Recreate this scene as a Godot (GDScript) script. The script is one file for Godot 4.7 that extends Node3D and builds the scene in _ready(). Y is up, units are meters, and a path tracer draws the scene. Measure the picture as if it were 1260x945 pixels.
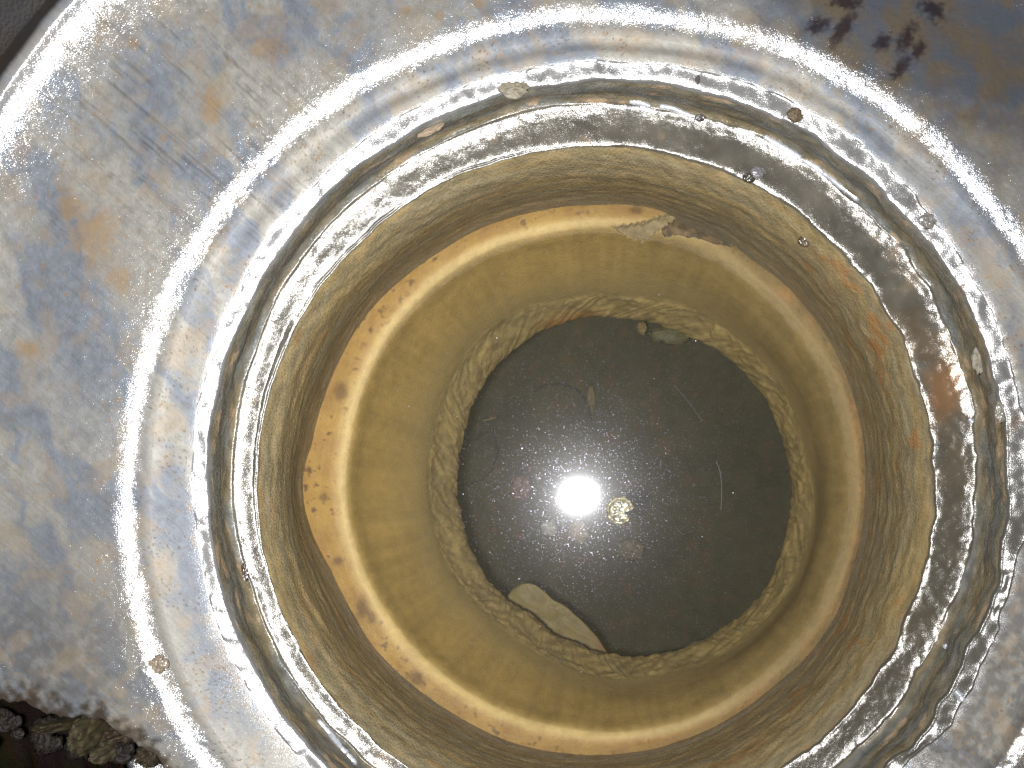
extends Node3D
# A wet stone well mouth seen from straight above, lit by the camera's own flash.
# Plan units: one "unit" of the photograph's 1260-wide frame at depth d below the lens is d / F metres.
const F := 1150.0
const CX := 738.0
const CY := 600.0
const LENS := 1.0            # height of the lens, metres
const NT := 1900             # columns of the turned surfaces

var rng := RandomNumberGenerator.new()
var ns := FastNoiseLite.new()
var nf := FastNoiseLite.new()
var nc := FastNoiseLite.new()
var used := {}
var cosv := PackedFloat32Array()
var sinv := PackedFloat32Array()

# ---------------------------------------------------------------- helpers
func at(px: float, py: float, d: float) -> Vector3:
	return Vector3((px - CX) * d / F, LENS - d, (py - CY) * d / F)

func numbered(called: String) -> String:
	if not used.has(called):
		used[called] = 0
		return called
	used[called] += 1
	return "%s_%03d" % [called, used[called]]

func tag(o: Node, label: String, category: String, group := "", kind := "") -> void:
	if label: o.set_meta("label", label)
	if category: o.set_meta("category", category)
	if group: o.set_meta("group", group)
	if kind: o.set_meta("kind", kind)

func thing(called: String, label: String, category: String, where := Vector3.ZERO, group := "") -> Node3D:
	var o := Node3D.new()
	o.name = numbered(called)
	o.position = where
	add_child(o, true)
	tag(o, label, category, group)
	return o

func put(called: String, m: Mesh, mat: Material, parent: Node = self) -> MeshInstance3D:
	var o := MeshInstance3D.new()
	o.name = numbered(called) if parent == self else called
	o.mesh = m
	o.material_override = mat
	parent.add_child(o, true)
	return o

func sstep(a: float, b: float, x: float) -> float:
	var t := clampf((x - a) / (b - a), 0.0, 1.0)
	return t * t * (3.0 - 2.0 * t)

func v3(r: float, g: float, b: float) -> Vector3:
	return Vector3(r, g, b)

func blob(x: float, y: float, px: float, py: float, rx: float, ry: float, turn := 0.0) -> float:
	var dx := x - px
	var dy := y - py
	var c := cos(turn)
	var s := sin(turn)
	var a := (dx * c + dy * s) / rx
	var b := (-dx * s + dy * c) / ry
	return exp(-(a * a + b * b))

# radius round the nadir of a circle whose centre stands elsewhere
func ring(cx: float, cy: float, r: float, rough := 0.0, seed_at := 0.0, rf := 1.0) -> PackedFloat32Array:
	var out := PackedFloat32Array()
	out.resize(NT)
	var o := Vector2(cx - CX, cy - CY)
	for j in NT:
		var u := Vector2(cosv[j], sinv[j])
		var k := o.dot(u)
		var v := k + sqrt(r * r - o.length_squared() + k * k)
		if rough > 0.0:
			var side := 0.6 + 0.9 * sstep(0.2, 0.95, u.x)
			v += rough * side * nf.get_noise_3d(u.x * 3.0 * rf + seed_at, u.y * 3.0 * rf, seed_at)
		out[j] = v
	return out

# radius round the nadir of a measured outline
func outline(points: Array, smooth: int) -> PackedFloat32Array:
	var list := []
	for p in points:
		var q := Vector2(p[0] - CX, p[1] - CY)
		list.append(Vector2(fposmod(q.angle(), TAU), q.length()))
	list.sort_custom(func(a, b): return a.x < b.x)
	var n := list.size()
	var raw := PackedFloat32Array()
	raw.resize(NT)
	for j in NT:
		var a := TAU * j / NT
		var k := 0
		while k < n and list[k].x <= a:
			k += 1
		var lo: Vector2 = list[(k - 1 + n) % n]
		var hi: Vector2 = list[k % n]
		var a0 := lo.x - (TAU if k == 0 else 0.0)
		var a1 := hi.x + (TAU if k == n else 0.0)
		raw[j] = lerpf(lo.y, hi.y, (a - a0) / maxf(a1 - a0, 1e-5))
	for pass_ in 2:
		var out := PackedFloat32Array()
		out.resize(NT)
		for j in NT:
			var s := 0.0
			for i in range(-smooth, smooth + 1):
				s += raw[(j + i + NT) % NT]
			out[j] = s / (2 * smooth + 1)
		raw = out
	return raw

func plus(a: PackedFloat32Array, v: float) -> PackedFloat32Array:
	var out := a.duplicate()
	for j in NT:
		out[j] += v
	return out

func times(a: PackedFloat32Array, v: float) -> PackedFloat32Array:
	var out := a.duplicate()
	for j in NT:
		out[j] *= v
	return out

# A turned surface through key rings [radius in units, depth, rows to the next key]; shape_at(q, j, p, x, y) gives
# [push along the normal, drop] in metres as a Vector2, paint_at the colour. Returns rows of points, normals, colours and each row's q.
func turned(keys: Array, shape_at: Callable, paint_at: Callable) -> Dictionary:
	var nk := keys.size()
	var mean := []
	for k in nk:
		var s := 0.0
		for j in range(0, NT, 50):
			s += keys[k][0][j]
		mean.append(Vector2(s / (NT / 50) * keys[k][1] / F, keys[k][1]))
	var h := []
	for k in nk - 1:
		h.append(maxf((mean[k + 1] - mean[k]).length(), 1e-5))
	var qs := PackedFloat32Array()
	var ws := []
	for k in nk - 1:
		var n: int = keys[k][2]
		for i in n + (1 if k == nk - 2 else 0):
			var t := float(i) / n
			qs.append(k + t)
			var w := PackedFloat32Array()
			w.resize(nk)
			var h00 := 2 * t * t * t - 3 * t * t + 1
			var h10 := t * t * t - 2 * t * t + t
			var h01 := -2 * t * t * t + 3 * t * t
			var h11 := t * t * t - t * t
			w[k] += h00
			w[k + 1] += h01
			for e in 2:
				var kk: int = k + e
				var c: float = (h10 if e == 0 else h11) * h[k]
				if kk > 0 and kk < nk - 1:
					var ha: float = h[kk - 1]
					var hb: float = h[kk]
					var f0 := hb / (ha + hb) / ha
					var f1 := ha / (ha + hb) / hb
					w[kk - 1] += -c * f0
					w[kk] += c * (f0 - f1)
					w[kk + 1] += c * f1
				elif kk == 0:
					w[0] -= c / h[0]
					w[1] += c / h[0]
				else:
					w[nk - 1] += c / h[nk - 2]
					w[nk - 2] -= c / h[nk - 2]
			ws.append(w)
	var nr := qs.size()
	var rr := PackedFloat32Array()
	var dd := PackedFloat32Array()
	rr.resize(nr * NT)
	dd.resize(nr * NT)
	for i in nr:
		var w: PackedFloat32Array = ws[i]
		var k0 := maxi(0, int(qs[i]) - 1)
		var k1 := mini(nk - 1, int(qs[i]) + 2)
		var dep := 0.0
		for k in range(k0, k1 + 1):
			dep += w[k] * keys[k][1]
		for k in range(k0, k1 + 1):
			var c: float = w[k] * keys[k][1] / F
			var a: PackedFloat32Array = keys[k][0]
			for j in NT:
				rr[i * NT + j] += c * a[j]
		for j in NT:
			dd[i * NT + j] = dep
	var pos := PackedVector3Array()
	var col := PackedColorArray()
	pos.resize(nr * NT)
	col.resize(nr * NT)
	for i in nr:
		var ia := maxi(i - 1, 0) * NT
		var ib := mini(i + 1, nr - 1) * NT
		var q := qs[i]
		for j in NT:
			var n := i * NT + j
			var tr := rr[ib + j] - rr[ia + j]
			var td := dd[ib + j] - dd[ia + j]
			var l := sqrt(tr * tr + td * td) + 1e-9
			# rows run inwards and down: the face looks up and inwards
			var nrm_r := -td / l
			var nrm_y := -tr / l
			var r := rr[n]
			var d := dd[n]
			var p := Vector3(cosv[j] * r, LENS - d, sinv[j] * r)
			var x := CX + p.x * F / d
			var y := CY + p.z * F / d
			var push: Vector2 = shape_at.call(q, j, p, x, y)
			var e := push.x
			pos[n] = Vector3(p.x + cosv[j] * nrm_r * e, p.y + nrm_y * e - push.y, p.z + sinv[j] * nrm_r * e)
			var c: Vector3 = paint_at.call(q, j, p, x, y, push)
			col[n] = Color(clampf(c.x, 0.004, 0.95), clampf(c.y, 0.004, 0.95), clampf(c.z, 0.004, 0.95))
	var nrm := PackedVector3Array()
	nrm.resize(nr * NT)
	for i in nr:
		var ia := maxi(i - 1, 0) * NT
		var ib := mini(i + 1, nr - 1) * NT
		for j in NT:
			var jn := (j + 1) % NT
			var jp := (j - 1 + NT) % NT
			nrm[i * NT + j] = (pos[i * NT + jn] - pos[i * NT + jp]).cross(pos[ib + j] - pos[ia + j]).normalized()
	return {"pos": pos, "nrm": nrm, "col": col, "qs": qs}

func slice(g: Dictionary, q0: float, q1: float) -> ArrayMesh:
	var qs: PackedFloat32Array = g.qs
	var a := 0
	while a < qs.size() - 1 and qs[a] < q0 - 1e-4:
		a += 1
	var b := a
	while b < qs.size() - 1 and qs[b] < q1 - 1e-4:
		b += 1
	var idx := PackedInt32Array()
	idx.resize((b - a) * NT * 6)
	var m := 0
	for i in b - a:
		for j in NT:
			var jn := (j + 1) % NT
			var v00 := i * NT + j
			var v01 := i * NT + jn
			var v10 := v00 + NT
			var v11 := v01 + NT
			idx[m] = v00; idx[m + 1] = v10; idx[m + 2] = v01
			idx[m + 3] = v01; idx[m + 4] = v10; idx[m + 5] = v11
			m += 6
	var arr := []
	arr.resize(Mesh.ARRAY_MAX)
	arr[Mesh.ARRAY_VERTEX] = g.pos.slice(a * NT, (b + 1) * NT)
	arr[Mesh.ARRAY_NORMAL] = g.nrm.slice(a * NT, (b + 1) * NT)
	arr[Mesh.ARRAY_COLOR] = g.col.slice(a * NT, (b + 1) * NT)
	arr[Mesh.ARRAY_INDEX] = idx
	var mesh := ArrayMesh.new()
	mesh.add_surface_from_arrays(Mesh.PRIMITIVE_TRIANGLES, arr)
	return mesh

# a pebble or crumb: a sphere pushed about by noise; size in metres, seen from above
func lump(size: Vector3, rough: float, seed_at: float, c0: Vector3, c1: Vector3, nu := 28, nv := 16, flat := 0.0) -> ArrayMesh:
	var pos := PackedVector3Array()
	var col := PackedColorArray()
	for i in nv + 1:
		var a := PI * i / nv
		for j in nu:
			var b := TAU * j / nu
			var u := Vector3(sin(a) * cos(b), cos(a), sin(a) * sin(b))
			var k := 1.0 + rough * nf.get_noise_3d(u.x * 1.3 + seed_at, u.y * 1.3, u.z * 1.3 - seed_at) + rough * 0.8 * ns.get_noise_3d(u.x * 2.6, u.y * 2.6 + seed_at, u.z * 2.6)
			if flat > 0.0:
				k = minf(k, 1.0 + 0.3 * rough)
				k *= 1.0 + flat * (maxf(absf(u.x), absf(u.z)) - 0.75)
			pos.append(u * k * size)
			var t := clampf(0.5 + 0.9 * nf.get_noise_3d(u.x * 2.4 - seed_at, u.y * 2.4, u.z * 2.4), 0, 1)
			var c := c0.lerp(c1, t)
			col.append(Color(c.x, c.y, c.z))
	var idx := PackedInt32Array()
	for i in nv:
		for j in nu:
			var jn := (j + 1) % nu
			var v := i * nu
			idx.append_array([v + j, v + jn, v + nu + j, v + jn, v + nu + jn, v + nu + j])
	return finish(pos, col, idx)

func finish(pos: PackedVector3Array, col: PackedColorArray, idx: PackedInt32Array) -> ArrayMesh:
	var nrm := PackedVector3Array()
	nrm.resize(pos.size())
	for t in range(0, idx.size(), 3):
		var n := (pos[idx[t + 2]] - pos[idx[t]]).cross(pos[idx[t + 1]] - pos[idx[t]])
		for e in 3:
			nrm[idx[t + e]] += n
	for i in nrm.size():
		nrm[i] = nrm[i].normalized()
	var arr := []
	arr.resize(Mesh.ARRAY_MAX)
	arr[Mesh.ARRAY_VERTEX] = pos
	arr[Mesh.ARRAY_NORMAL] = nrm
	arr[Mesh.ARRAY_COLOR] = col
	arr[Mesh.ARRAY_INDEX] = idx
	var mesh := ArrayMesh.new()
	mesh.add_surface_from_arrays(Mesh.PRIMITIVE_TRIANGLES, arr)
	return mesh

# a bead or strand along points, `wide` across and `high` up from the surface it lies on (normal up)
func strand(points: Array, wide: float, high: float, up: Vector3, color: Vector3, wobble := 0.0, sides := 14) -> ArrayMesh:
	var c := Curve3D.new()
	for k in points.size():
		var tan_: Vector3 = (points[mini(k + 1, points.size() - 1)] - points[maxi(k - 1, 0)]) * 0.17
		c.add_point(points[k], -tan_, tan_)
	var n := 26 + points.size() * 4
	var pos := PackedVector3Array()
	var col := PackedColorArray()
	var idx := PackedInt32Array()
	var l := c.get_baked_length()
	for i in n + 1:
		var t := float(i) / n
		var p := c.sample_baked(l * t)
		var along := (c.sample_baked(minf(l * t + l * 0.01, l)) - c.sample_baked(maxf(l * t - l * 0.01, 0.0))).normalized()
		var side := along.cross(up).normalized()
		var top := side.cross(along).normalized()
		var e := minf(t, 1.0 - t) * l / maxf(wide, 1e-6)
		var k := sqrt(clampf(1.0 - pow(1.0 - minf(e, 1.0), 2.0), 0.0004, 1.0)) * (1.0 + wobble * ns.get_noise_2d(t * l * 700.0, p.x * 900.0))
		for s in sides:
			var a := TAU * s / sides
			pos.append(p + side * cos(a) * wide * k + top * sin(a) * high * k)
			col.append(Color(color.x, color.y, color.z))
	for i in n:
		for s in sides:
			var sn := (s + 1) % sides
			var v := i * sides
			idx.append_array([v + s, v + sides + s, v + sn, v + sn, v + sides + s, v + sides + sn])
	return finish(pos, col, idx)

func grain(freq: float, kind: int, octaves: int, strength: float, size := 1024, seed_ := 1) -> NoiseTexture2D:
	var n := FastNoiseLite.new()
	n.seed = seed_
	n.noise_type = kind
	n.frequency = freq
	n.fractal_octaves = octaves
	n.fractal_type = FastNoiseLite.FRACTAL_FBM if octaves > 1 else FastNoiseLite.FRACTAL_NONE
	var t := NoiseTexture2D.new()
	t.width = size
	t.height = size
	t.seamless = true
	t.as_normal_map = true
	t.bump_strength = strength
	t.noise = n
	return t

func stuff_of(called: String, rough: float, metal: float, spec: float, normal: Texture2D = null, nscale := 1.0, uv := 8.0, coat := 0.0, coat_rough := 0.2) -> StandardMaterial3D:
	var m := StandardMaterial3D.new()
	m.resource_name = called
	m.vertex_color_use_as_albedo = true
	m.roughness = rough
	m.metallic = metal
	m.metallic_specular = spec
	if normal:
		m.normal_enabled = true
		m.normal_texture = normal
		m.normal_scale = nscale
		m.uv1_triplanar = true
		m.uv1_world_triplanar = true
		m.uv1_scale = Vector3.ONE * uv
	if coat > 0.0:
		m.clearcoat_enabled = true
		m.clearcoat = coat
		m.clearcoat_roughness = coat_rough
	return m

# ---------------------------------------------------------------- the scene
func _ready() -> void:
	# camera: straight down, the lens shifted up and left of the shaft's axis
	var cam := Camera3D.new()
	cam.name = "camera"
	cam.projection = Camera3D.PROJECTION_FRUSTUM
	cam.keep_aspect = Camera3D.KEEP_HEIGHT
	cam.near = 0.05
	cam.far = 20.0
	cam.size = 945.0 / F * cam.near
	cam.frustum_offset = Vector2((630.0 - CX) / F, -(472.5 - CY) / F) * cam.near
	cam.position = Vector3(0, LENS, 0)
	cam.rotation_degrees = Vector3(-90, 0, 0)
	add_child(cam)
	cam.current = true
	# surroundings: a dark place, the faintest ambient light
	var env := Environment.new()
	env.background_mode = Environment.BG_COLOR
	env.background_color = Color(0.30, 0.31, 0.34)
	env.background_energy_multiplier = 0.5
	env.tonemap_mode = Environment.TONE_MAPPER_LINEAR
	env.tonemap_exposure = 1.0
	env.sdfgi_enabled = true
	env.ssao_enabled = true
	env.ssil_enabled = true
	var we := WorldEnvironment.new()
	we.name = "surroundings"
	we.environment = env
	add_child(we)
	# the camera's flash, beside the lens, its beam a little to the upper left
	var flash := AreaLight3D.new()
	flash.name = "camera_flash"
	flash.light_color = Color(0.98, 0.985, 1.0)
	flash.light_energy = 0.74
	flash.area_size = Vector2(0.026, 0.018)
	flash.area_range = 6.0
	flash.area_attenuation = 2.0
	flash.shadow_enabled = true
	flash.position = Vector3(-0.0267, LENS + 0.002, 0.0107)
	add_child(flash)
	flash.look_at(at(220, 130, 0.5), Vector3(0, 0, -1))

	rng.seed = 11
	for n in [ns, nf, nc]:
		n.frequency = 1.0
		n.seed = 5
		n.noise_type = FastNoiseLite.TYPE_SIMPLEX_SMOOTH
		n.fractal_type = FastNoiseLite.FRACTAL_NONE
	nf.fractal_type = FastNoiseLite.FRACTAL_FBM
	nf.fractal_octaves = 4
	nc.noise_type = FastNoiseLite.TYPE_CELLULAR
	nc.cellular_return_type = FastNoiseLite.RETURN_DISTANCE
	cosv.resize(NT)
	sinv.resize(NT)
	for j in NT:
		cosv[j] = cos(TAU * j / NT)
		sinv[j] = sin(TAU * j / NT)
	materials()
	well_mouth()
	clay_ring()
	chamber()
	water()
	corner_ground()
	crumbs()

var M := {}
func materials() -> void:
	var sparkle := grain(0.15, FastNoiseLite.TYPE_SIMPLEX, 3, 10.0, 1024, 3)
	var coarse := grain(0.05, FastNoiseLite.TYPE_SIMPLEX, 4, 8.0, 1024, 8)
	M.plate = stuff_of("worn_glossy_stone", 0.18, 0.10, 0.55, sparkle, 0.13, 8.0)
	M.collar = stuff_of("worn_stone", 0.24, 0.0, 0.4, sparkle, 0.2, 8.0)
	M.ledge = stuff_of("wet_stone", 0.23, 0.20, 0.55, sparkle, 0.09, 8.0)
	M.groove = stuff_of("damp_stone", 0.42, 0.0, 0.5, coarse, 0.6, 9.0)
	M.wall = stuff_of("shaft_stone", 0.62, 0.0, 0.35, coarse, 0.7, 9.0)
	M.clay = stuff_of("yellow_clay", 0.6, 0.0, 0.3, coarse, 0.45, 10.0)
	M.throat = stuff_of("cut_stone", 0.6, 0.0, 0.35, coarse, 0.4, 10.0)
	M.mud = stuff_of("dark_mud", 0.8, 0.0, 0.2, coarse, 0.6, 7.0)
	M.pebble = stuff_of("pebble", 0.55, 0.0, 0.4)
	M.wet_pebble = stuff_of("wet_pebble", 0.25, 0.0, 0.7)
	M.moss = stuff_of("mossy_rock", 0.7, 0.0, 0.4, coarse, 0.3, 16.0)
	var w := StandardMaterial3D.new()
	w.resource_name = "water"
	w.transparency = BaseMaterial3D.TRANSPARENCY_ALPHA
	w.albedo_color = Color(0.46, 0.43, 0.32, 0.12)
	w.roughness = 0.05
	w.metallic_specular = 0.5
	M.water = w
	var b := StandardMaterial3D.new()
	b.resource_name = "water_film"
	b.transparency = BaseMaterial3D.TRANSPARENCY_ALPHA
	b.albedo_color = Color(0.8, 0.82, 0.85, 0.25)
	b.roughness = 0.2
	M.film = b
	var d := StandardMaterial3D.new()
	d.resource_name = "dust"
	d.albedo_color = Color(0.64, 0.60, 0.68)
	d.roughness = 0.22
	d.metallic = 0.5
	M.dust = d

# ---- measured outlines, in units round the nadir
var rA: PackedFloat32Array
var rB: PackedFloat32Array
var rC: PackedFloat32Array
var rD: PackedFloat32Array
var rE: PackedFloat32Array
var rF: PackedFloat32Array
var rG: PackedFloat32Array
var rH: PackedFloat32Array
var rI: PackedFloat32Array

func notch_edge(x: float) -> float:
	var e := 866.0
	if x > 30.0: e = lerpf(866, 886, clampf((x - 30) / 50.0, 0, 1))
	if x > 125.0: e = lerpf(886, 906, clampf((x - 125) / 25.0, 0, 1))
	if x > 150.0: e = lerpf(906, 934, clampf((x - 150) / 45.0, 0, 1))
	if x > 195.0: e = 934 + (x - 195) * 1.6
	return e + 7.0 * nf.get_noise_2d(x * 0.03, 4.0)

func mouth_shape(q: float, j: int, p: Vector3, x: float, y: float) -> Vector2:
	var e := 0.0
	var drop := 0.0
	if q < 11.2:
		var out := 1.0 - sstep(8.0, 11.0, q)
		e += 0.0016 * ns.get_noise_3d(p.x * 9.0, 3.0, p.z * 9.0) * (0.4 + 0.6 * out)
		e += 0.00035 * nf.get_noise_3d(p.x * 60.0, 1.0, p.z * 60.0)
		e += 0.00007 * ns.get_noise_3d(p.x * 330.0, 7.0, p.z * 330.0)
		if q < 8.0:
			# long parallel scratches, upper left
			var zone := blob(x, y, 220, 130, 230, 150, 0.75) * (1.0 - sstep(5.0, 8.0, q))
			if zone > 0.05:
				var a := 0.72
				var v := -x * sin(a) + y * cos(a)
				var u := x * cos(a) + y * sin(a)
				var s := ns.get_noise_2d(v * 0.2, u * 0.004)
				var s2 := ns.get_noise_2d(v * 0.05 + 40.0, u * 0.01)
				e -= 0.0003 * zone * sstep(0.15, 0.6, s) * sstep(-0.3, 0.4, s2)
			# pits, upper right
			e -= 0.00025 * pit(x, y)
			# broken lower left corner
			if x < 320.0 and y > 820.0:
				drop += 0.13 * sstep(-2.0, 7.0, y - notch_edge(x))
		e *= 1.0 - sstep(10.2, 11.2, q)
	elif q < 14.8:
		e += 0.0003 * maxf(0.0, 0.72 * cosv[j] + 0.69 * sinv[j]) * (q - 13.0)
		e += 0.0005 * nf.get_noise_3d(p.x * 28.0, 2.0, p.z * 28.0)
		e += 0.00020 * ns.get_noise_3d(p.x * 150.0, 5.0, p.z * 150.0)
		e *= sstep(11.2, 12.0, q) * (1.0 - sstep(14.0, 14.8, q))
	elif q < 16.4:
		e += 0.0016 * nf.get_noise_3d(p.x * 20.0, p.y * 80.0, p.z * 26.0)
		e += 0.0003 * nf.get_noise_3d(p.x * 60.0, p.y * 260.0, p.z * 100.0)
		e *= sstep(14.8, 15.25, q) * (1.0 - sstep(15.7, 16.4, q))
	elif q < 21.4:
		var right := sstep(0.55, 0.95, cosv[j])
		e += (0.0005 + 0.0004 * right) * nf.get_noise_3d(p.x * 30.0, 9.0, p.z * 30.0)
		e += (0.00013 + 0.00008 * right) * ns.get_noise_3d(p.x * 140.0, 8.0, p.z * 140.0)
		e += 0.00005 * ns.get_noise_3d(p.x * 420.0, 8.0, p.z * 420.0)
		# the ledge leans a little more inwards here and there, most on the left
		e += 0.0013 * (0.45 - 0.65 * cosv[j] + 1.3 * nf.get_noise_2d(cosv[j] * 2.2 + 3.0, sinv[j] * 2.2)) * (19.0 - q) * 0.3
		e *= sstep(16.4, 17.3, q) * (1.0 - sstep(20.5, 21.4, q))
	else:
		var k := sstep(21.4, 22.2, q)
		e += 0.0010 * k * nf.get_noise_3d(p.x * 12.0 + p.y * 10.0, p.y * 85.0, p.z * 12.0)
		e += 0.00045 * k * nf.get_noise_3d(p.x * 70.0, p.y * 260.0 + p.x * 60.0, p.z * 70.0)
	return Vector2(e, drop)

func pit(x: float, y: float) -> float:
	var w := 7.0 * nf.get_noise_2d(x * 0.07, y * 0.07)
	var s := 0.0
	for b in [[1007, 29, 11, 8, -0.5], [1038, 34, 20, 7, -1.0], [1042, 1, 16, 6, 0.1], [1116, 46, 16, 7, -1.1], [1130, 62, 10, 6, -1.0], [1108, 84, 14, 6, -0.9], [1147, 12, 14, 9, 0.6], [1086, 52, 9, 8, -0.6]]:
		s = maxf(s, sstep(0.05, 0.85, 0.35 * nf.get_noise_2d(x * 0.12, y * 0.12) + blob(x + w, y - w, b[0], b[1], b[2] * 1.3, b[3] * 1.3, b[4])))
	return s

func mouth_paint(q: float, j: int, p: Vector3, x: float, y: float, push: Vector2) -> Vector3:
	var c: Vector3
	if q < 11.2:
		var wx := x + 26.0 * nf.get_noise_2d(x * 0.012, y * 0.012)
		var wy := y + 26.0 * nf.get_noise_2d(x * 0.012 + 9.0, y * 0.012 + 3.0)
		var u := wx * 0.47 + wy * 0.88
		var v := -wx * 0.88 + wy * 0.47
		var s := nf.get_noise_2d(u * 0.0042, v * 0.013)
		var fine := nf.get_noise_2d(x * 0.05, y * 0.05)
		var tiny := ns.get_noise_2d(x * 0.3, y * 0.3)
		var blue := sstep(-0.22, 0.3, s + 0.25 * fine)
		blue += 0.9 * blob(wx, wy, 190, 135, 45, 70, -0.5) + 0.9 * blob(wx, wy, 95, 430, 55, 120, -0.35) + 0.5 * blob(wx, wy, 300, 70, 60, 50) + 0.5 * blob(wx, wy, 440, 45, 60, 50)
		blue += 0.5 * blob(wx, wy, 1130, 230, 60, 70) + 0.7 * blob(wx, wy, 40, 760, 60, 90)
		blue -= 1.1 * blob(wx, wy, 300, 105, 110, 30, 0.3) + 1.0 * blob(wx, wy, 150, 300, 40, 90, -0.5) + 0.8 * blob(wx, wy, 380, 95, 60, 25)
		blue -= 0.8 * blob(wx, wy, 130, 740, 50, 70)
		blue = clampf(blue, 0, 1)
		c = v3(0.37, 0.35, 0.305).lerp(v3(0.235, 0.252, 0.274), blue)
		c *= 1.0 + 0.26 * fine + 0.10 * tiny + 0.16 * nf.get_noise_2d(-x * 0.198 + y * 0.226, x * 0.0075 + y * 0.0066)
		# dirt in the scratches, upper left
		var zone := blob(x, y, 220, 130, 230, 150, 0.75)
		if zone > 0.05:
			var sv := -x * 0.659 + y * 0.752
			var su := x * 0.752 + y * 0.659
			c *= 1.0 - 0.42 * zone * sstep(0.1, 0.6, ns.get_noise_2d(sv * 0.2, su * 0.004)) * sstep(-0.3, 0.4, ns.get_noise_2d(sv * 0.05 + 40.0, su * 0.01))
		# flash falloff painted in, with some grime, lower left and right
		c = c.lerp(v3(0.13, 0.12, 0.105), clampf(0.75 * blob(wx, wy, 30, 830, 190, 150) + 0.65 * blob(wx, wy, 1260, 620, 130, 300) + 0.75 * blob(wx, wy, 1170, 900, 170, 150), 0, 0.8) * clampf(0.8 + 1.2 * fine, 0, 1))
		# warm staining and rust
		var stain := sstep(0.02, 0.42, nf.get_noise_2d(x * 0.016 + 30.0, y * 0.016)) * 0.35
		c = c.lerp(v3(0.40, 0.30, 0.19), stain)
		var rust := sstep(0.34, 0.55, nf.get_noise_2d(x * 0.085 + 5.0, y * 0.085)) * sstep(-0.1, 0.35, nf.get_noise_2d(x * 0.012, y * 0.012 + 50.0))
		for b in [[35, 430, 17, 13], [150, 345, 20, 22], [112, 290, 34, 40], [90, 255, 24, 22], [540, 20, 8, 9], [500, 14, 7, 7], [588, 4, 10, 8], [165, 55, 12, 7], [330, 60, 30, 20], [260, 130, 20, 30], [120, 690, 6, 6], [145, 492, 6, 5], [200, 170, 8, 7], [1230, 150, 20, 14], [1200, 140, 24, 10]]:
			rust = maxf(rust, 0.9 * sstep(0.25, 0.8, blob(x, y, b[0], b[1], b[2], b[3]) + 0.5 * fine + 0.25 * tiny - 0.1))
		c = c.lerp(v3(0.36, 0.22, 0.09), clampf(rust, 0, 1) * 0.6)
		# brown, dirty upper right corner
		var brown := clampf(blob(wx, wy, 1190, 25, 230, 140, 0.3) * 1.5 + 0.8 * blob(wx, wy, 1070, 30, 80, 50, 0.3) + 0.35 * nf.get_noise_2d(x * 0.02, y * 0.02 + 7.0), 0, 1) * (1.0 - sstep(5.6, 8.0, q))
		c = c.lerp(v3(0.15, 0.115, 0.075).lerp(v3(0.10, 0.11, 0.13), clampf(0.5 + 1.6 * nf.get_noise_2d(x * 0.018 - 3.0, y * 0.018), 0, 1)), brown * 0.9)
		c = c.lerp(v3(0.035, 0.025, 0.028), pit(x, y) * 0.88)
		if q > 8.5:
			# specks on the slope inside the rim
			var sp := sstep(0.30, 0.5, nf.get_noise_2d(x * 0.16, y * 0.16)) * sstep(-0.25, 0.3, nf.get_noise_2d(x * 0.013 + 70.0, y * 0.013))
			c = c.lerp(v3(0.14, 0.085, 0.04), sp * 0.75)
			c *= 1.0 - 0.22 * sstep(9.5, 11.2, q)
		if push.y > 0.0:
			c = c.lerp(v3(0.035, 0.024, 0.014), sstep(0.0002, 0.006, push.y))
		elif x < 320.0 and y > 800.0:
			c = c.lerp(v3(0.06, 0.042, 0.024), 0.9 * sstep(-34, 0, y - notch_edge(x) + 30.0 * fine))
		if q < 3.2:
			c = c.lerp(v3(0.4, 0.4, 0.4), 0.4) if q > 1.3 else v3(0.06, 0.045, 0.03)
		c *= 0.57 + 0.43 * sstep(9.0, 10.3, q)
	elif q < 14.8:
		var n := nf.get_noise_3d(p.x * 40.0, 2.0, p.z * 40.0)
		c = v3(0.17, 0.165, 0.155) * (1.0 + 0.4 * n)
		c = c.lerp(v3(0.20, 0.10, 0.045), 0.4 * sstep(0.15, 0.5, nf.get_noise_3d(p.x * 55.0 + 9.0, 1.0, p.z * 55.0)) * sstep(0.6, 0.95, cosv[j]))
		c = c.lerp(v3(0.075, 0.068, 0.05), 0.8 * sstep(0.3, 0.9, 0.72 * cosv[j] + 0.69 * sinv[j]))  # lower right darkened in the colour, for the flash's falloff
	elif q < 16.4:
		var n := nf.get_noise_3d(p.x * 22.0, p.y * 150.0, p.z * 22.0)
		var n2 := nf.get_noise_3d(p.x * 90.0 + 3.0, p.y * 160.0, p.z * 90.0)
		c = v3(0.145, 0.115, 0.065).lerp(v3(0.12, 0.12, 0.105), clampf(0.5 + 1.5 * n, 0, 1)) * (1.0 + 0.55 * n2)
		c = c.lerp(v3(0.34, 0.235, 0.14), 0.7 * sstep(0.26, 0.5, nf.get_noise_3d(p.x * 36.0 - 7.0, p.y * 120.0, p.z * 36.0)))
	elif q < 21.4:
		var n := nf.get_noise_3d(p.x * 45.0, 4.0, p.z * 45.0)
		c = v3(0.105, 0.094, 0.072) * (1.0 + 0.5 * n)
		var rusty := sstep(0.75, 0.97, cosv[j]) * sstep(-0.1, 0.4, nf.get_noise_3d(p.x * 30.0, 6.0, p.z * 30.0) + 0.2)
		c = c.lerp(v3(0.22, 0.115, 0.045), rusty * 0.25)
		c = c.lerp(v3(0.30, 0.135, 0.04), 0.6 * sstep(0.2, 0.9, blob(x, y, 1160, 485, 26, 48, 0.15) + 0.4 * n))
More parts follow.
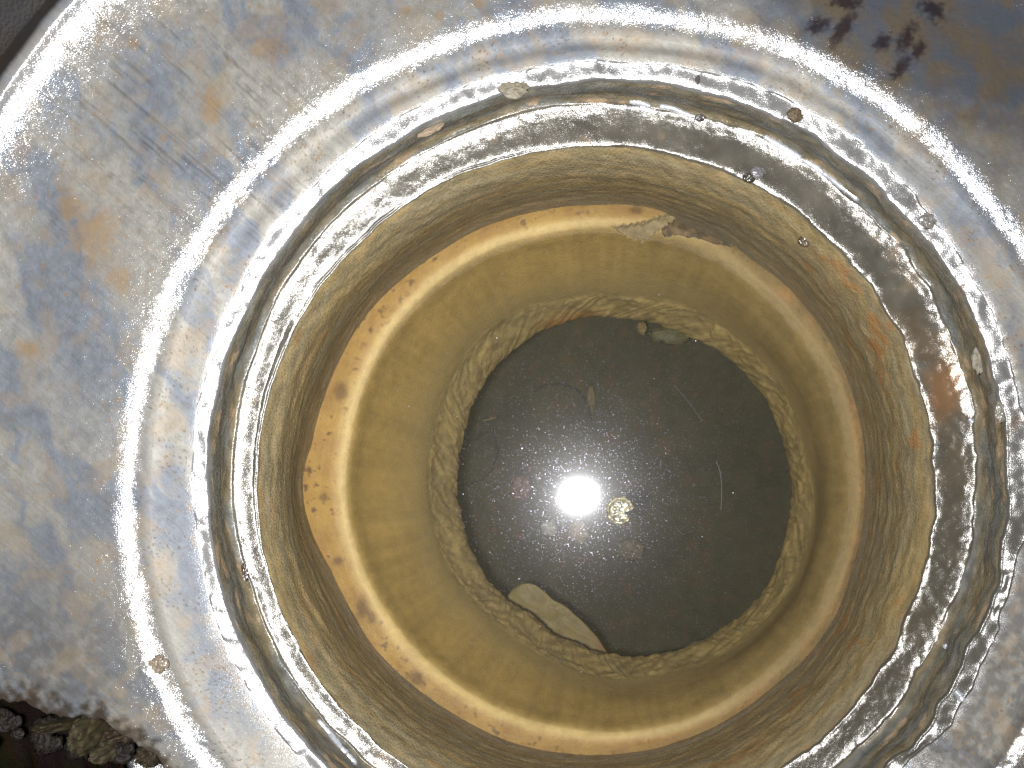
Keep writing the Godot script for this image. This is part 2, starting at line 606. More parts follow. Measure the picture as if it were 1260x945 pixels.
		c = c.lerp(v3(0.2, 0.155, 0.105), 0.6 * sstep(0.3, 0.5, nf.get_noise_3d(p.x * 33.0 + 20.0, 4.0, p.z * 33.0)))
		c = c.lerp(v3(0.075, 0.065, 0.045), 0.75 * sstep(0.3, 0.9, 0.72 * cosv[j] + 0.69 * sinv[j]))  # weaker flash at lower right, painted into this ledge too
	else:
		var s := nf.get_noise_3d(p.x * 9.0 + p.y * 8.0, p.y * 100.0, p.z * 9.0)
		var f := nf.get_noise_3d(p.x * 60.0, p.y * 240.0 + p.x * 60.0, p.z * 60.0)
		c = v3(0.215, 0.158, 0.07).lerp(v3(0.19, 0.155, 0.088), clampf(0.5 + 1.7 * s, 0, 1)) * (1.0 + 0.45 * f)
		var o := sstep(0.22, 0.5, nf.get_noise_3d(p.x * 45.0 + 8.0, p.y * 150.0, p.z * 45.0))
		c = c.lerp(v3(0.33, 0.22, 0.10), o * 0.5)
		var r := sstep(0.30, 0.48, nf.get_noise_3d(p.x * 26.0 - 20.0, p.y * 60.0, p.z * 26.0)) * (0.35 + 0.65 * sstep(0.3, 0.9, cosv[j]))
		c = c.lerp(v3(0.26, 0.11, 0.03), r * 0.6)
	return c

var stone := {}
# the point of the stone's surface that lies in a given direction
func on_stone(px: float, py: float) -> Vector3:
	var u := Vector2(px - CX, py - CY)
	var j := int(roundf(fposmod(u.angle(), TAU) / TAU * NT)) % NT
	var want := u.length()
	var rows: int = stone.qs.size()
	for i in range(146, rows):
		var p: Vector3 = stone.pos[i * NT + j]
		if Vector2(p.x, p.z).length() * F / (LENS - p.y) <= want:
			return p
	return at(px, py, 0.6)

func well_mouth() -> void:
	rA = ring(751, 611, 591, 5.0, 1.0)
	rB = ring(750, 588, 512, 9.0, 2.0, 1.6)
	rC = ring(748, 592, 494, 7.0, 3.0, 1.8)
	rD = ring(744, 585, 456, 7.0, 4.0, 1.4)
	rE = ring(733, 597, 418, 5.0, 5.0, 1.7)
	rF = outline([[720, 250], [793, 252], [840, 268], [891, 291], [925, 318], [965, 347], [999, 385], [1030, 432], [1050, 479], [1062, 530], [1067, 581], [1064, 645], [1050, 700], [1030, 757], [992, 811], [942, 855], [881, 896], [840, 913], [793, 926], [708, 930], [623, 913], [556, 879], [495, 835], [454, 791], [423, 739], [403, 698], [385, 665], [374, 629], [370, 596], [373, 571], [382, 545], [390, 508], [403, 474], [423, 429], [460, 374], [503, 334], [543, 306], [594, 277], [663, 257]], 6)
	rG = outline([[418, 600], [424, 540], [432, 500], [450, 450], [472, 408], [500, 375], [530, 345], [565, 320], [600, 300], [640, 287], [680, 278], [720, 272], [765, 272], [810, 277], [850, 289], [890, 312], [930, 345], [985, 402], [1025, 460], [1045, 520], [1053, 590], [1049, 650], [1035, 705], [1008, 763], [960, 818], [893, 870], [835, 896], [765, 908], [690, 902], [610, 878], [545, 838], [490, 786], [458, 738], [432, 680]], 14)
	rH = outline([[526, 600], [532, 540], [548, 480], [570, 440], [615, 395], [690, 367], [770, 364], [860, 382], [920, 428], [965, 480], [988, 555], [1000, 600], [992, 680], [962, 740], [900, 798], [825, 826], [760, 838], [690, 815], [625, 775], [582, 740], [546, 690], [530, 630]], 30)
	rI = outline([[562, 600], [575, 520], [600, 460], [650, 415], [700, 392], [740, 387], [790, 392], [850, 412], [905, 445], [945, 490], [968, 550], [975, 600], [970, 650], [955, 700], [935, 740], [880, 780], [840, 800], [800, 810], [745, 806], [700, 790], [650, 756], [620, 735], [590, 700], [570, 650]], 8)
	var edge := ring(738, 600, 890, 6.0, 11.0, 2.5)
	var keys := [[plus(edge, 15.0), 0.50, 6], [plus(edge, 4.0), 0.440, 6], [plus(edge, -8.0), 0.4315, 8], [plus(edge, -20.0), 0.4340, 26], [plus(edge, -95.0), 0.4445, 100]]
	# from here inwards each key is given by how steeply the stone tilts towards the shaft, in degrees
	var d := 0.4445
	var r0 := 790.0
	for k in [[rA, 30.0, 6.5, 12], [rA, 16.0, 9.0, 8], [rA, 7.0, 20.0, 6], [rA, -3.0, 27.5, 7], [rA, -11.0, 35.0, 8], [rA, -24.0, 45.0, 32], [rB, 3.0, 46.0, 4], [rB, 0.0, 26.0, 9], [rC, 3.0, 22.5, 4], [rC, 0.0, 27.0, 4], [rC, -4.0, 66.0, 26],
			[rD, 3.0, -1.0, 4], [rD, 0.0, 30.0, 5], [rD, -9.0, 18.0, 12], [rD, -24.0, 9.0, 10], [rE, 4.0, 11.0, 4], [rE, 0.0, 23.0, 5], [rE, -4.0, 58.0, 60]]:
		var r1 := 0.0
		for j in 19:
			r1 += (k[0][j * 100] + k[1]) / 19.0
		var t := tan(deg_to_rad(k[2]))
		d = d + 0.026 if k[2] < 0.0 else (d + r0 * d / F * t) / (1.0 + r1 * t / F)
		keys.append([plus(k[0], k[1]), d, k[3]])
		r0 = r1
	keys.append([rF, 0.6050, 12])
	keys.append([times(rF, 0.605 / 0.68), 0.68, 1])
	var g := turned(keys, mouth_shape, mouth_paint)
	stone = g
	var o := thing("well_mouth", "worn grey and cream stone well mouth with glossy rim and two wet stepped ledges", "well mouth")
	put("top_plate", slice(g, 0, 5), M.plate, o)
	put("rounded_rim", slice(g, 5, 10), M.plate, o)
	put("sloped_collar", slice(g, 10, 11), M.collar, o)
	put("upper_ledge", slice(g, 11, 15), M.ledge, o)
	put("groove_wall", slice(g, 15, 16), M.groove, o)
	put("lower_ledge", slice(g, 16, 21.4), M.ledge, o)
	var s := thing("shaft_wall", "olive brown streaked stone wall of the round shaft below the wet ledges", "shaft wall")
	put("wall", slice(g, 21.4, 24), M.wall, s)

var chip := PackedVector2Array([Vector2(752, 279), Vector2(790, 273), Vector2(822, 262), Vector2(836, 266), Vector2(833, 275), Vector2(812, 281), Vector2(801, 293), Vector2(790, 297), Vector2(775, 294), Vector2(763, 286)])
var gap := PackedVector2Array([Vector2(812, 279), Vector2(832, 266), Vector2(850, 268), Vector2(880, 284), Vector2(908, 304), Vector2(884, 300), Vector2(864, 294), Vector2(848, 292), Vector2(830, 289), Vector2(818, 290)])

# how far a point lies inside an outline (negative outside)
func inside(poly: PackedVector2Array, n: Vector2) -> float:
	var best := 1e9
	for k in poly.size():
		best = minf(best, n.distance_to(Geometry2D.get_closest_point_to_segment(n, poly[k], poly[(k + 1) % poly.size()])))
	return best if Geometry2D.is_point_in_polygon(n, poly) else -best

func clay_shape(q: float, j: int, p: Vector3, x: float, y: float) -> Vector2:
	var e := 0.0
	var drop := 0.0
	if q < 6.0:
		e += 0.0009 * nf.get_noise_3d(p.x * 22.0, p.y * 22.0, p.z * 22.0)
		if q < 4.4:
			e += 0.0004 * nf.get_noise_3d(p.x * 120.0, 3.0, p.z * 120.0)
		if x > 740.0 and x < 910.0 and y < 310.0 and q < 5.2:
			var n := Vector2(x + 3.0 * nf.get_noise_2d(x * 0.12, y * 0.12), y + 3.0 * nf.get_noise_2d(x * 0.12 + 5.0, y * 0.12))
			drop = maxf(0.004 * sstep(-0.5, 2.5, inside(chip, n)), 0.008 * sstep(-0.5, 3.0, inside(gap, n)))
	else:
		# slanting tool marks round the throat
		var k := sstep(6.0, 7.4, q)
		var a := TAU * j / NT
		var w := a * 11.0 + (q - 6.0) * 1.5 + 1.6 * nf.get_noise_2d(cosv[j] * 3.0 + q, sinv[j] * 3.0)
		var t := fposmod(w, 1.0)
		var size := 0.5 + 0.9 * absf(ns.get_noise_2d(floorf(w) * 3.7, 1.0)) 
		e += k * 0.0012 * size * (sstep(0.0, 0.25, t) * (1.0 - t) * 1.3) 
		e += k * 0.0022 * nf.get_noise_3d(p.x * 40.0, p.y * 40.0, p.z * 40.0)
	return Vector2(e, drop)

func clay_paint(q: float, j: int, p: Vector3, x: float, y: float, push: Vector2) -> Vector3:
	var n := nf.get_noise_3d(p.x * 30.0, p.y * 30.0, p.z * 30.0)
	var f := nf.get_noise_3d(p.x * 130.0, p.y * 130.0, p.z * 130.0)
	var c: Vector3
	if q < 6.0:
		var rim := 1.0 - sstep(2.55, 3.15, q)
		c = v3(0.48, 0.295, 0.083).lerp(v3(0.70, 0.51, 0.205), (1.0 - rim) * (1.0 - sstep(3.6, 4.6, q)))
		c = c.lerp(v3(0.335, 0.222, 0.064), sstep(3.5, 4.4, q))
		# the flash's fade towards the right-hand side, painted into the clay colour
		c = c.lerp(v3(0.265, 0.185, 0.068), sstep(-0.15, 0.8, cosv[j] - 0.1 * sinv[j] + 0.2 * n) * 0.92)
		if rim > 0.0:
			var left := sstep(0.2, -0.7, cosv[j]) * 0.6 + 0.4
			c = c.lerp(v3(0.40, 0.225, 0.075), rim * clampf(0.25 + 1.3 * nf.get_noise_3d(p.x * 45.0 + 4.0, 1.0, p.z * 45.0), 0, 1))
			var sp := sstep(0.18, 0.55, f) * sstep(-0.2, 0.3, n + 0.1)
			c = c.lerp(v3(0.14, 0.085, 0.045), rim * sp * left)
			for b in [[420, 482, 9, 15], [445, 748, 11, 17], [512, 836, 12, 12], [398, 612, 6, 6], [458, 760, 8, 10], [415, 690, 8, 7], [783, 258, 9, 6]]:
				c = c.lerp(v3(0.17, 0.095, 0.04), rim * 0.8 * sstep(0.1, 0.9, blob(x, y, b[0], b[1], b[2], b[3]) + 0.4 * f))
		var drip := nf.get_noise_3d(cosv[j] * 14.0, sinv[j] * 14.0, q * 0.35)
		c *= 1.0 + 0.13 * n + 0.15 * f + 0.22 * drip * sstep(3.6, 4.4, q)
		if push.y > 0.0042:
			c = v3(0.09, 0.06, 0.03).lerp(v3(0.22, 0.14, 0.06), clampf(0.4 + 1.5 * f, 0, 1))
		elif push.y > 0.0004:
			c = v3(0.30, 0.225, 0.11) * (1.0 + 0.4 * f)
		c = c.lerp(v3(0.31, 0.235, 0.095), sstep(5.2, 6.0, q) * 0.7)
	else:
		c = v3(0.36, 0.26, 0.095).lerp(v3(0.285, 0.215, 0.085), clampf(0.5 + 1.6 * n, 0, 1)) * (1.0 + 0.35 * f + 60.0 * (push.x - 0.0009))
		var a := atan2(y - CY, x - CX)
		var o := sstep(0.5, 0.9, exp(-pow((a + 1.75) / 0.28, 2.0)) + 0.3 * f) * sstep(7.2, 7.8, q)
		c = c.lerp(v3(0.30, 0.13, 0.03), o)
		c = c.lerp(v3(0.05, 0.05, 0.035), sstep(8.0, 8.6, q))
	return c

func clay_ring() -> void:
	var keys := [
		[plus(rF, 10.0), 0.68, 2], [plus(rF, 9.0), 0.614, 10], [rF, 0.6095, 22], [rG, 0.6065, 10], [plus(rG, -9.0), 0.6100, 12], [plus(rG, -27.0), 0.6230, 36], [rH, 0.6750, 6],
		[plus(rH, -4.0), 0.6800, 24], [rI, 0.7170, 5], [plus(rI, 5.0), 0.7240, 6], [plus(rI, 60.0), 0.78, 1]]
	var g := turned(keys, clay_shape, clay_paint)
	var o := thing("clay_pipe", "yellow fired-clay pipe end under the water with a stained flat rim chipped at top right", "pipe")
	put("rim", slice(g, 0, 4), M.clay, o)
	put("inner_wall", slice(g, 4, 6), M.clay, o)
	var t := thing("throat_ring", "rough greyish stone throat with slanting tool marks round the dark opening", "stone ring")
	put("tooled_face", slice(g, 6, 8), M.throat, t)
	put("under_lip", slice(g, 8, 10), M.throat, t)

func chamber() -> void:
	# dark chamber below the throat
	var wide := ring(745, 600, 300)
	var keys := [[plus(rI, 61.0), 0.781, 5], [times(wide, 1.05), 0.84, 5], [wide, 0.93, 6], [times(wide, 0.92), 0.955, 24], [times(wide, 0.5), 0.957, 30], [times(wide, 0.01), 0.957, 1]]
	var g := turned(keys,
		func(q, _j, p, _x, _y):
			return Vector2(0.006 * nf.get_noise_3d(p.x * 12.0, 4.0, p.z * 12.0) + 0.002 * nf.get_noise_3d(p.x * 50.0, 4.0, p.z * 50.0), 0.0),
		func(_q, _j, p, _x, _y, _push):
			var n := nf.get_noise_3d(p.x * 14.0, 2.0, p.z * 14.0)
			var f := nf.get_noise_3d(p.x * 60.0, 2.0, p.z * 60.0)
			var c := v3(0.085, 0.078, 0.05).lerp(v3(0.06, 0.06, 0.045), clampf(0.5 + 1.0 * n, 0, 1)) * (1.0 + 0.25 * f)
			return c.lerp(v3(0.20, 0.085, 0.035), 0.3 * sstep(0.25, 0.5, nf.get_noise_3d(p.x * 40.0 + 30.0, 2.0, p.z * 40.0))))
	var o := put("chamber_floor", slice(g, 0, 5), M.mud)
	o.name = "well_bottom"
	tag(o, "dark silty bottom of the well under the water", "", "", "structure")

func water() -> void:
	var d := 0.594
	var pos := PackedVector3Array()
	var col := PackedColorArray()
	var idx := PackedInt32Array()
	pos.append(Vector3(0, LENS - d, 0))
	col.append(Color.WHITE)
	var n := 190
	for j in n:
		var r: float = rF[j * 10] * 0.605 / F + 0.006
		pos.append(Vector3(cos(TAU * j / n) * r, LENS - d, sin(TAU * j / n) * r))
		col.append(Color.WHITE)
		idx.append_array([0, 1 + j, 1 + (j + 1) % n])
	var o := put("water", finish(pos, col, idx), M.water)
	tag(o, "still clear water standing in the shaft", "", "", "structure")
	# the dusty film on the water, which spreads the flash's reflection
	var film := StandardMaterial3D.new()
	film.resource_name = "dusty_film"
	film.transparency = BaseMaterial3D.TRANSPARENCY_ALPHA
	film.albedo_color = Color(0.32, 0.31, 0.25, 0.0)
	film.roughness = 0.24
	film.metallic_specular = 0.14
	var fpos := pos.duplicate()
	for i in fpos.size():
		fpos[i].y += 0.001
	var fo := put("water_film", finish(fpos, col, idx), film)
	tag(fo, "thin dusty film lying on the still water", "film", "", "stuff")
	# dust lying on the water: flakes almost level, so that they glint round the reflection of the flash
	var flake := CylinderMesh.new()
	flake.top_radius = 0.5
	flake.bottom_radius = 0.5
	flake.height = 0.12
	flake.radial_segments = 6
	flake.rings = 0
	flake.material = M.dust
	var mm := MultiMesh.new()
	mm.transform_format = MultiMesh.TRANSFORM_3D
	mm.mesh = flake
	var count := 62000
	mm.instance_count = count
	for i in count:
		var a := rng.randf() * TAU
		var r := sqrt(rng.randf()) * 0.172
		var tilt := absf(rng.randfn(0.0, 0.045)) if rng.randf() < 0.95 else rng.randf() * 0.35
		var ta := rng.randf() * TAU
		var b := Basis(Vector3(cos(ta), 0, sin(ta)), tilt)
		var s := 0.00007 + 0.00022 * pow(rng.randf(), 8.0)
		if rng.randf() < 0.0015: s *= 3.5
		mm.set_instance_transform(i, Transform3D(b.scaled(Vector3(s, s * 0.5, s)), Vector3(cos(a) * r + 0.0, LENS - d + 0.0016, sin(a) * r)))
	var dust := MultiMeshInstance3D.new()
	dust.name = "floating_dust"
	dust.multimesh = mm
	add_child(dust)
	tag(dust, "pale dust specks floating all over the still water", "dust", "", "stuff")

func corner_ground() -> void:
	# the ground round and under the stone
	var n := 150
	var pos := PackedVector3Array()
	var col := PackedColorArray()
	var idx := PackedInt32Array()
	for i in n + 1:
		for j in n + 1:
			var a := TAU * j / n
			var r := 0.30 + 0.9 * pow(float(i) / n, 1.6)
			var x := cos(a) * r
			var z := sin(a) * r
			var y := 0.545 - 0.06 * sstep(0.0, 0.1, z) + (0.008 + 0.02 * sstep(0.0, 0.1, z)) * nf.get_noise_2d(x * 9.0, z * 9.0) + 0.010 * sstep(0.0, 0.1, z) * nf.get_noise_2d(x * 30.0 + 5.0, z * 30.0) + 0.0 * nf.get_noise_2d(x * 9.0, z * 9.0) + 0.004 * nf.get_noise_2d(x * 40.0, z * 40.0)
			pos.append(Vector3(x, y, z))
			var k := clampf(0.5 + 1.5 * nf.get_noise_2d(x * 14.0, z * 14.0 + 4.0), 0, 1)
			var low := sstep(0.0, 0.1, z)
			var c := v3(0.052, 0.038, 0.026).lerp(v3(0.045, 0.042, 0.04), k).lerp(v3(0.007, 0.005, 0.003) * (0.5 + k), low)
			col.append(Color(c.x, c.y, c.z))
	for i in n:
		for j in n:
			var v := i * (n + 1) + j
			idx.append_array([v, v + 1, v + n + 1, v + 1, v + n + 2, v + n + 1])
	var o := put("ground", finish(pos, col, idx), M.mud)
	tag(o, "dark damp earth round the stone well mouth", "", "", "structure")
	var list := [
		["mossy_rock", "yellowish mossy rock standing upright in the broken lower left corner", "rock", 88, 912, 13, 24, 0.455, v3(0.06, 0.048, 0.02), v3(0.02, 0.016, 0.008)],
		["mossy_rock", "small mossy rock chip right beside the upright mossy rock, lower left corner", "rock", 115, 933, 11, 14, 0.458, v3(0.07, 0.058, 0.03), v3(0.024, 0.018, 0.01)],
		["rock_ledge", "low brownish rock ledge at the top of the dark lower left hole", "rock", 52, 899, 26, 8, 0.466, v3(0.04, 0.03, 0.012), v3(0.015, 0.011, 0.006)],
		["dark_rock", "dark brown rock wedged under the broken edge right of the mossy rocks", "rock", 135, 912, 20, 16, 0.472, v3(0.02, 0.013, 0.008), v3(0.045, 0.03, 0.016)],
		["brown_stone", "brown stone lying at the bottom edge right of the dark rock", "rock", 174, 934, 17, 17, 0.449, v3(0.04, 0.03, 0.014), v3(0.02, 0.014, 0.008)]]
	for k in list.size():
		var e = list[k]
		var d: float = e[7]
		var m := lump(Vector3(e[5] * d / F, 0.018, e[6] * d / F), 0.32, 3.0 + 7.0 * k, e[8], e[9], 56, 34, 0.12)
		var r := put(e[0], m, M.moss)
		r.position = at(e[3], e[4], d) - Vector3(0, 0.016, 0)
		tag(r, e[1], e[2], "")
	# loose crumbs of earth in the broken corner
	var first: MeshInstance3D
	for k in 16:
		var px := -20.0 + 190.0 * rng.randf()
		var py := notch_edge(px) + 10.0 + 50.0 * pow(rng.randf(), 1.2)
		var r: MeshInstance3D
		if k == 0:
			first = put("earth_crumb", lump(Vector3(0.0042, 0.003, 0.0036), 0.6, 70.0, v3(0.017, 0.012, 0.007), v3(0.008, 0.006, 0.004), 26, 16, 0.2), M.moss)
			r = first
		else:
			r = first.duplicate()
			r.name = numbered("earth_crumb")
			add_child(r, true)
		var size := 0.5 + 1.1 * rng.randf()
		r.transform = Transform3D(Basis(Vector3.UP, rng.randf() * TAU).scaled(Vector3(size, size, size)), at(px, py, 0.474))
		tag(r, "small dark crumb of earth loose in the broken lower left corner", "earth crumb", "earth crumbs in the broken corner")

func crumbs() -> void:
	# stones and scraps below the water: name, label, category, place, half sizes, depth, colours
	var list := [
		["pebble", "dull pink pebble on the well bottom left of the flash reflection", "pebble", 641, 600, 13, 15, 0.945, v3(0.26, 0.13, 0.10), v3(0.14, 0.075, 0.05)],
		["pebble", "small pale grey pebble on the well bottom below left of the reflection", "pebble", 676, 650, 10, 9, 0.945, v3(0.55, 0.53, 0.42), v3(0.34, 0.33, 0.26)],
		["pebble", "tan pebble on the well bottom just below the flash reflection", "pebble", 712, 654, 12, 14, 0.945, v3(0.50, 0.38, 0.22), v3(0.24, 0.18, 0.11)],
		["pebble", "faint brown pebble under the water below the round yellow flake", "pebble", 776, 676, 16, 13, 0.95, v3(0.21, 0.15, 0.09), v3(0.12, 0.10, 0.06)],
		["pebble", "small tan pebble near the top edge of the dark opening", "pebble", 790, 404, 6, 8, 0.90, v3(0.36, 0.25, 0.09), v3(0.20, 0.14, 0.06)],
		["sunken_stone", "flat olive stone under the top right edge of the dark opening", "stone", 825, 412, 24, 12, 0.86, v3(0.15, 0.14, 0.06), v3(0.09, 0.085, 0.04)],
		["clay_crumb", "reddish clay crumb on the well bottom lower left of the reflection", "crumb", 640, 660, 6, 5, 0.95, v3(0.20, 0.09, 0.05), v3(0.11, 0.06, 0.035)],
		["clay_crumb", "tiny reddish clay crumb left of the larger clay crumb", "crumb", 608, 652, 5, 4, 0.95, v3(0.18, 0.085, 0.05), v3(0.11, 0.06, 0.035)],
		["sunken_chip", "curved tan chip on the well bottom above the reflection", "chip", 727, 492, 5, 17, 0.95, v3(0.24, 0.17, 0.075), v3(0.13, 0.10, 0.05)],
	]
	for k in list.size():
		var e = list[k]
		var d: float = e[7]
		var m := lump(Vector3(e[5], minf(e[5], e[6]) * 0.7, e[6]) * (d / F), 0.35, 40.0 + 5.0 * k, e[8], e[9], 24, 14)
		var r := put(e[0], m, M.pebble)
		r.position = at(e[3], e[4], d)
		tag(r, e[1], e[2], "")
	# pale slab tucked under the throat's lower left edge
	var poly := [[619, 744], [624, 734], [632, 724], [643, 718], [656, 719], [669, 727], [680, 738], [694, 745], [708, 757], [722, 770], [734, 783], [742, 795], [750, 812], [735, 825], [690, 815], [640, 775]]
	var s := slab(poly, 0.775, 0.005)
	var so := put("pale_slab", s, M.pebble)
	tag(so, "pale olive stone slab with an orange tip jutting from the lower left of the dark opening", "stone slab")
	# dark hoops of root or wire, a twig and hairs
	strand_thing("root", "thin dark root arched on the well bottom above left of the reflection", "root", [[655, 482], [672, 474], [692, 472], [712, 482], [724, 500], [727, 520]], 0.935, 1.3, v3(0.022, 0.024, 0.022), M.pebble)
	strand_thing("root", "thin dark root curled at the left edge of the dark opening", "root", [[582, 545], [592, 534], [606, 530], [612, 556], [604, 580], [590, 592], [572, 598]], 0.93, 1.2, v3(0.022, 0.024, 0.022), M.pebble)
	strand_thing("twig", "short yellow twig on the well bottom near the left edge", "twig", [[594, 518], [602, 516], [611, 513]], 0.92, 0.8, v3(0.30, 0.21, 0.07), M.pebble)
	strand_thing("hair", "pale curved hair floating at the right of the dark water", "hair", [[881, 566], [886, 580], [888, 595], [888, 612], [887, 628]], 0.5932, 0.42, v3(0.11, 0.11, 0.105), M.pebble)
	strand_thing("hair", "faint thin hair floating above the longer pale hair", "hair", [[829, 473], [842, 488], [853, 502], [864, 519]], 0.5932, 0.30, v3(0.09, 0.09, 0.09), M.pebble)
	round_flake()
	# grit, crumbs and lumps on the stone: name, label, category, place, half sizes, depth, colours, wet
	var grit := [
		["stone_lump", "pale rough stone lump stuck on the upper ledge's inner edge, top", "stone", 632, 109, 17, 10, 0.486, v3(0.26, 0.225, 0.16), v3(0.11, 0.095, 0.065), false],
		["grit", "dark brown round pebble on the outer edge of the upper ledge, upper right", "pebble", 980, 140, 9, 8, 0.480, v3(0.14, 0.10, 0.055), v3(0.05, 0.035, 0.02), false],
		["grit", "small dark crumb lying across the bright upper ledge at top right", "crumb", 858, 96, 3, 6, 0.481, v3(0.10, 0.08, 0.07), v3(0.04, 0.03, 0.03), false],
		["grit", "black wet crumb at the outer edge of the lower ledge, top right", "crumb", 862, 142, 7, 5, 0.514, v3(0.025, 0.02, 0.02), v3(0.09, 0.08, 0.07), true],
		["grit", "black crumb on the inner edge of the lower ledge, upper right", "crumb", 923, 218, 7, 6, 0.520, v3(0.03, 0.025, 0.02), v3(0.06, 0.05, 0.03), true],
		["grit", "grey glassy crumb touching the black crumb on the lower ledge", "crumb", 934, 210, 8, 7, 0.518, v3(0.22, 0.21, 0.21), v3(0.09, 0.08, 0.08), true],
		["grit", "lone black crumb stuck to the olive shaft wall, upper right", "crumb", 991, 296, 8, 6, 0.543, v3(0.04, 0.03, 0.02), v3(0.12, 0.08, 0.04), true],
		["grit", "round dimpled grey crumb on the upper ledge at the right", "crumb", 1143, 272, 10, 9, 0.481, v3(0.24, 0.22, 0.19), v3(0.10, 0.09, 0.07), true],
		["seed", "dark brown pointed seed lying in the groove at the left", "seed", 299, 706, 5, 11, 0.511, v3(0.06, 0.03, 0.018), v3(0.025, 0.014, 0.01), true],
		["stone_lump", "small tan stone lump sitting on the rounded rim, lower left", "stone", 194, 818, 11, 10, 0.461, v3(0.26, 0.21, 0.15), v3(0.14, 0.10, 0.07), true],
		["stone_lump", "long pale chalky lump in the groove at the far right", "stone", 1205, 441, 8, 17, 0.492, v3(0.27, 0.24, 0.18), v3(0.15, 0.125, 0.09), false],
		["stone_lump", "pale chalky lump on the right ledge below the longer chalky lump", "stone", 1233, 505, 7, 13, 0.486, v3(0.27, 0.25, 0.2), v3(0.15, 0.125, 0.09), true],
		["stone_lump", "flat tan flake in the groove at the upper left", "flake", 530, 158, 17, 6, 0.497, v3(0.26, 0.19, 0.12), v3(0.14, 0.105, 0.065), false],
	]
	for k in grit.size():
		var e = grit[k]
		var d: float = e[7]
		var m := lump(Vector3(e[5], minf(e[5], e[6]) * 0.6, e[6]) * (d / F), 0.5, 90.0 + 4.0 * k, e[8], e[9], 30, 18, 0.3)
		var r := put(e[0], m, M.wet_pebble if e[10] else M.pebble)
		r.position = on_stone(e[3], e[4])
		if e[3] == 530: r.rotation.y = 0.5
		tag(r, e[1], e[2], "")
	# films and beads of water lying on the ledges
	var films := [
		["long bead of water in the groove at upper right, above the other long bead", [[939, 168], [955, 177], [971, 186], [986, 195]], 0.5135, 3.4],
		["longest bead of water in the groove, right of the shorter long bead", [[990, 197], [1010, 210], [1034, 228], [1057, 246]], 0.5135, 3.2],
		["white bead of water in the groove at the very top", [[774, 125], [786, 126], [800, 129]], 0.5135, 3.6],
		["second bead of water in the groove at the top, left of the black crumb", [[812, 130], [828, 133], [838, 137], [849, 142]], 0.5135, 3.0],
		["bead of water in the groove at the bottom left", [[390, 886], [405, 903], [420, 921], [438, 942]], 0.5135, 3.6],
		["round bead of water on the rusty right end of the lower ledge", [[1188, 500], [1192, 504]], 0.507, 5.0],
		["small bead of water below the round bead on the right ledge", [[1193, 514], [1197, 520]], 0.507, 3.5],
		["bead of water on the ledge at the lower right", [[1165, 793], [1163, 798]], 0.510, 4.0],
		["bright streak of water on the upper ledge, lower right", [[1176, 850], [1181, 856], [1186, 863]], 0.485, 4.5],
	]
	for e in films:
		var pts := []
		for p in e[1]:
			pts.append(on_stone(p[0], p[1]) + Vector3(0, 0.0004, 0))
		var mid: Vector3 = pts[pts.size() / 2]
		var up := (Vector3(-0.013, LENS, 0.005) - mid).normalized()
		var w: float = e[3] * e[2] / F
		var o := put("water_bead", strand(pts, w, w * 0.22, up, v3(1, 1, 1), 0.35), M.film)
		tag(o, e[0], "water bead", "beads of water on the wet ledges")

func strand_thing(called: String, label: String, category: String, pts: Array, d: float, half: float, c: Vector3, mat: Material) -> void:
	var list := []
	for p in pts:
		list.append(at(p[0], p[1], d))
	var o := put(called, strand(list, half * d / F, half * d / F, Vector3.UP, c, 0.2, 8), mat)
	tag(o, label, category)

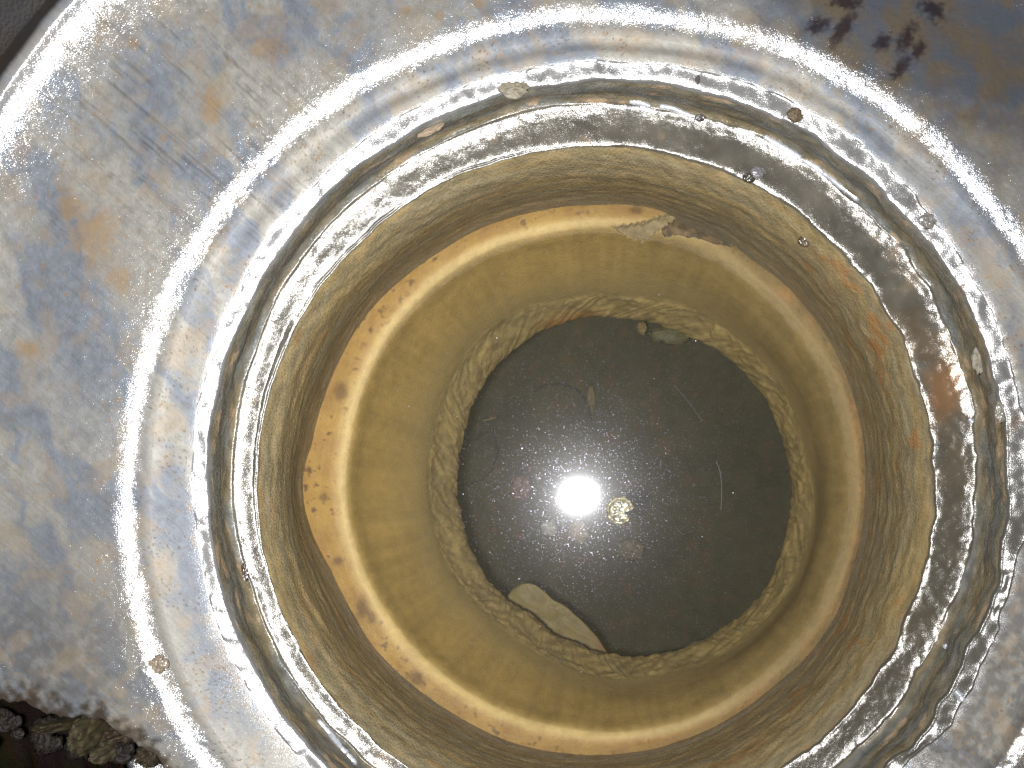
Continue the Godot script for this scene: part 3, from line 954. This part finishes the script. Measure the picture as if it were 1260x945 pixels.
# a slab of stone with the given outline, its top rounded over
func slab(poly: Array, d: float, thick: float) -> ArrayMesh:
	var c := Vector2.ZERO
	for p in poly:
		c += Vector2(p[0], p[1]) / poly.size()
	var n := 120
	var cv := Curve2D.new()
	for k in poly.size() + 1:
		var p := Vector2(poly[k % poly.size()][0], poly[k % poly.size()][1])
		var a := Vector2(poly[(k - 1 + poly.size()) % poly.size()][0], poly[(k - 1 + poly.size()) % poly.size()][1])
		var b := Vector2(poly[(k + 1) % poly.size()][0], poly[(k + 1) % poly.size()][1])
		cv.add_point(p, -(b - a) * 0.15, (b - a) * 0.15)
	var l := cv.get_baked_length()
	var pos := PackedVector3Array()
	var col := PackedColorArray()
	var idx := PackedInt32Array()
	var rings_ := [[1.0, -1.0], [1.0, -0.35], [0.985, -0.12], [0.96, 0.0], [0.9, 0.01], [0.8, 0.01], [0.7, 0.01], [0.6, 0.01], [0.5, 0.01], [0.4, 0.01], [0.3, 0.01], [0.2, 0.01], [0.1, 0.01], [0.0, 0.01]]
	for r in rings_:
		for j in n:
			var q := c + (cv.sample_baked(l * j / n) - c) * float(r[0])
			var v := at(q.x, q.y, d)
			var h := float(r[1]) * thick + 0.0022 * nf.get_noise_2d(q.x * 0.03, q.y * 0.03) * float(r[0] < 0.97)
			pos.append(Vector3(v.x, v.y + h, v.z))
			var f := nf.get_noise_2d(q.x * 0.06, q.y * 0.06)
			var k := v3(0.24, 0.18, 0.058) * (1.0 + 0.35 * f)
			k = k.lerp(v3(0.27, 0.14, 0.045), sstep(728, 742, q.x + 8.0 * f))
			col.append(Color(k.x, k.y, k.z))
	for i in rings_.size() - 1:
		for j in n:
			var jn := (j + 1) % n
			idx.append_array([i * n + j, i * n + jn, (i + 1) * n + j, i * n + jn, (i + 1) * n + jn, (i + 1) * n + j])
	return finish(pos, col, idx)

# the small round crinkled flake that floats beside the reflection, a bite missing at its lower right
func round_flake() -> void:
	var d := 0.5925
	var nu := 64
	var nv := 12
	var pos := PackedVector3Array()
	var col := PackedColorArray()
	var idx := PackedInt32Array()
	var R := 17.0 * d / F
	for side in 2:
		for i in nv + 1:
			for j in nu:
				var a := TAU * j / nu
				var bite := exp(-pow(angle_difference(a, 0.36) / 0.30, 2.0))
				var rr := R * (1.0 - 0.72 * bite + 0.06 * ns.get_noise_2d(cos(a) * 2.0, sin(a) * 2.0 + 9.0)) * i / nv
				var x := cos(a) * rr
				var z := sin(a) * rr
				var h := 0.0008 * nf.get_noise_2d(x * 260.0, z * 260.0) + 0.0011 * exp(-pow((rr / R - 0.88) / 0.1, 2.0))
				pos.append(Vector3(x, h + (0.0004 if side == 0 else -0.0004), z))
				var k := clampf(0.5 + 1.6 * nf.get_noise_2d(x * 300.0 + 7.0, z * 300.0), 0, 1)
				var c := v3(0.40, 0.35, 0.21).lerp(v3(0.16, 0.15, 0.11), k)
				col.append(Color(c.x, c.y, c.z))
	var n := (nv + 1) * nu
	for side in 2:
		for i in nv:
			for j in nu:
				var jn := (j + 1) % nu
				var v := side * n + i * nu
				if side == 0:
					idx.append_array([v + j, v + nu + j, v + jn, v + jn, v + nu + j, v + nu + jn])
				else:
					idx.append_array([v + j, v + jn, v + nu + j, v + jn, v + nu + jn, v + nu + j])
	for j in nu:
		var jn := (j + 1) % nu
		var v := nv * nu
		idx.append_array([v + j, n + v + j, v + jn, v + jn, n + v + j, n + v + jn])
	var o := put("round_flake", finish(pos, col, idx), M.wet_pebble)
	o.position = at(763, 628, d) + Vector3(0, 0.001, 0)
	tag(o, "small round golden flake with a bite missing, floating right of the flash reflection", "flake")
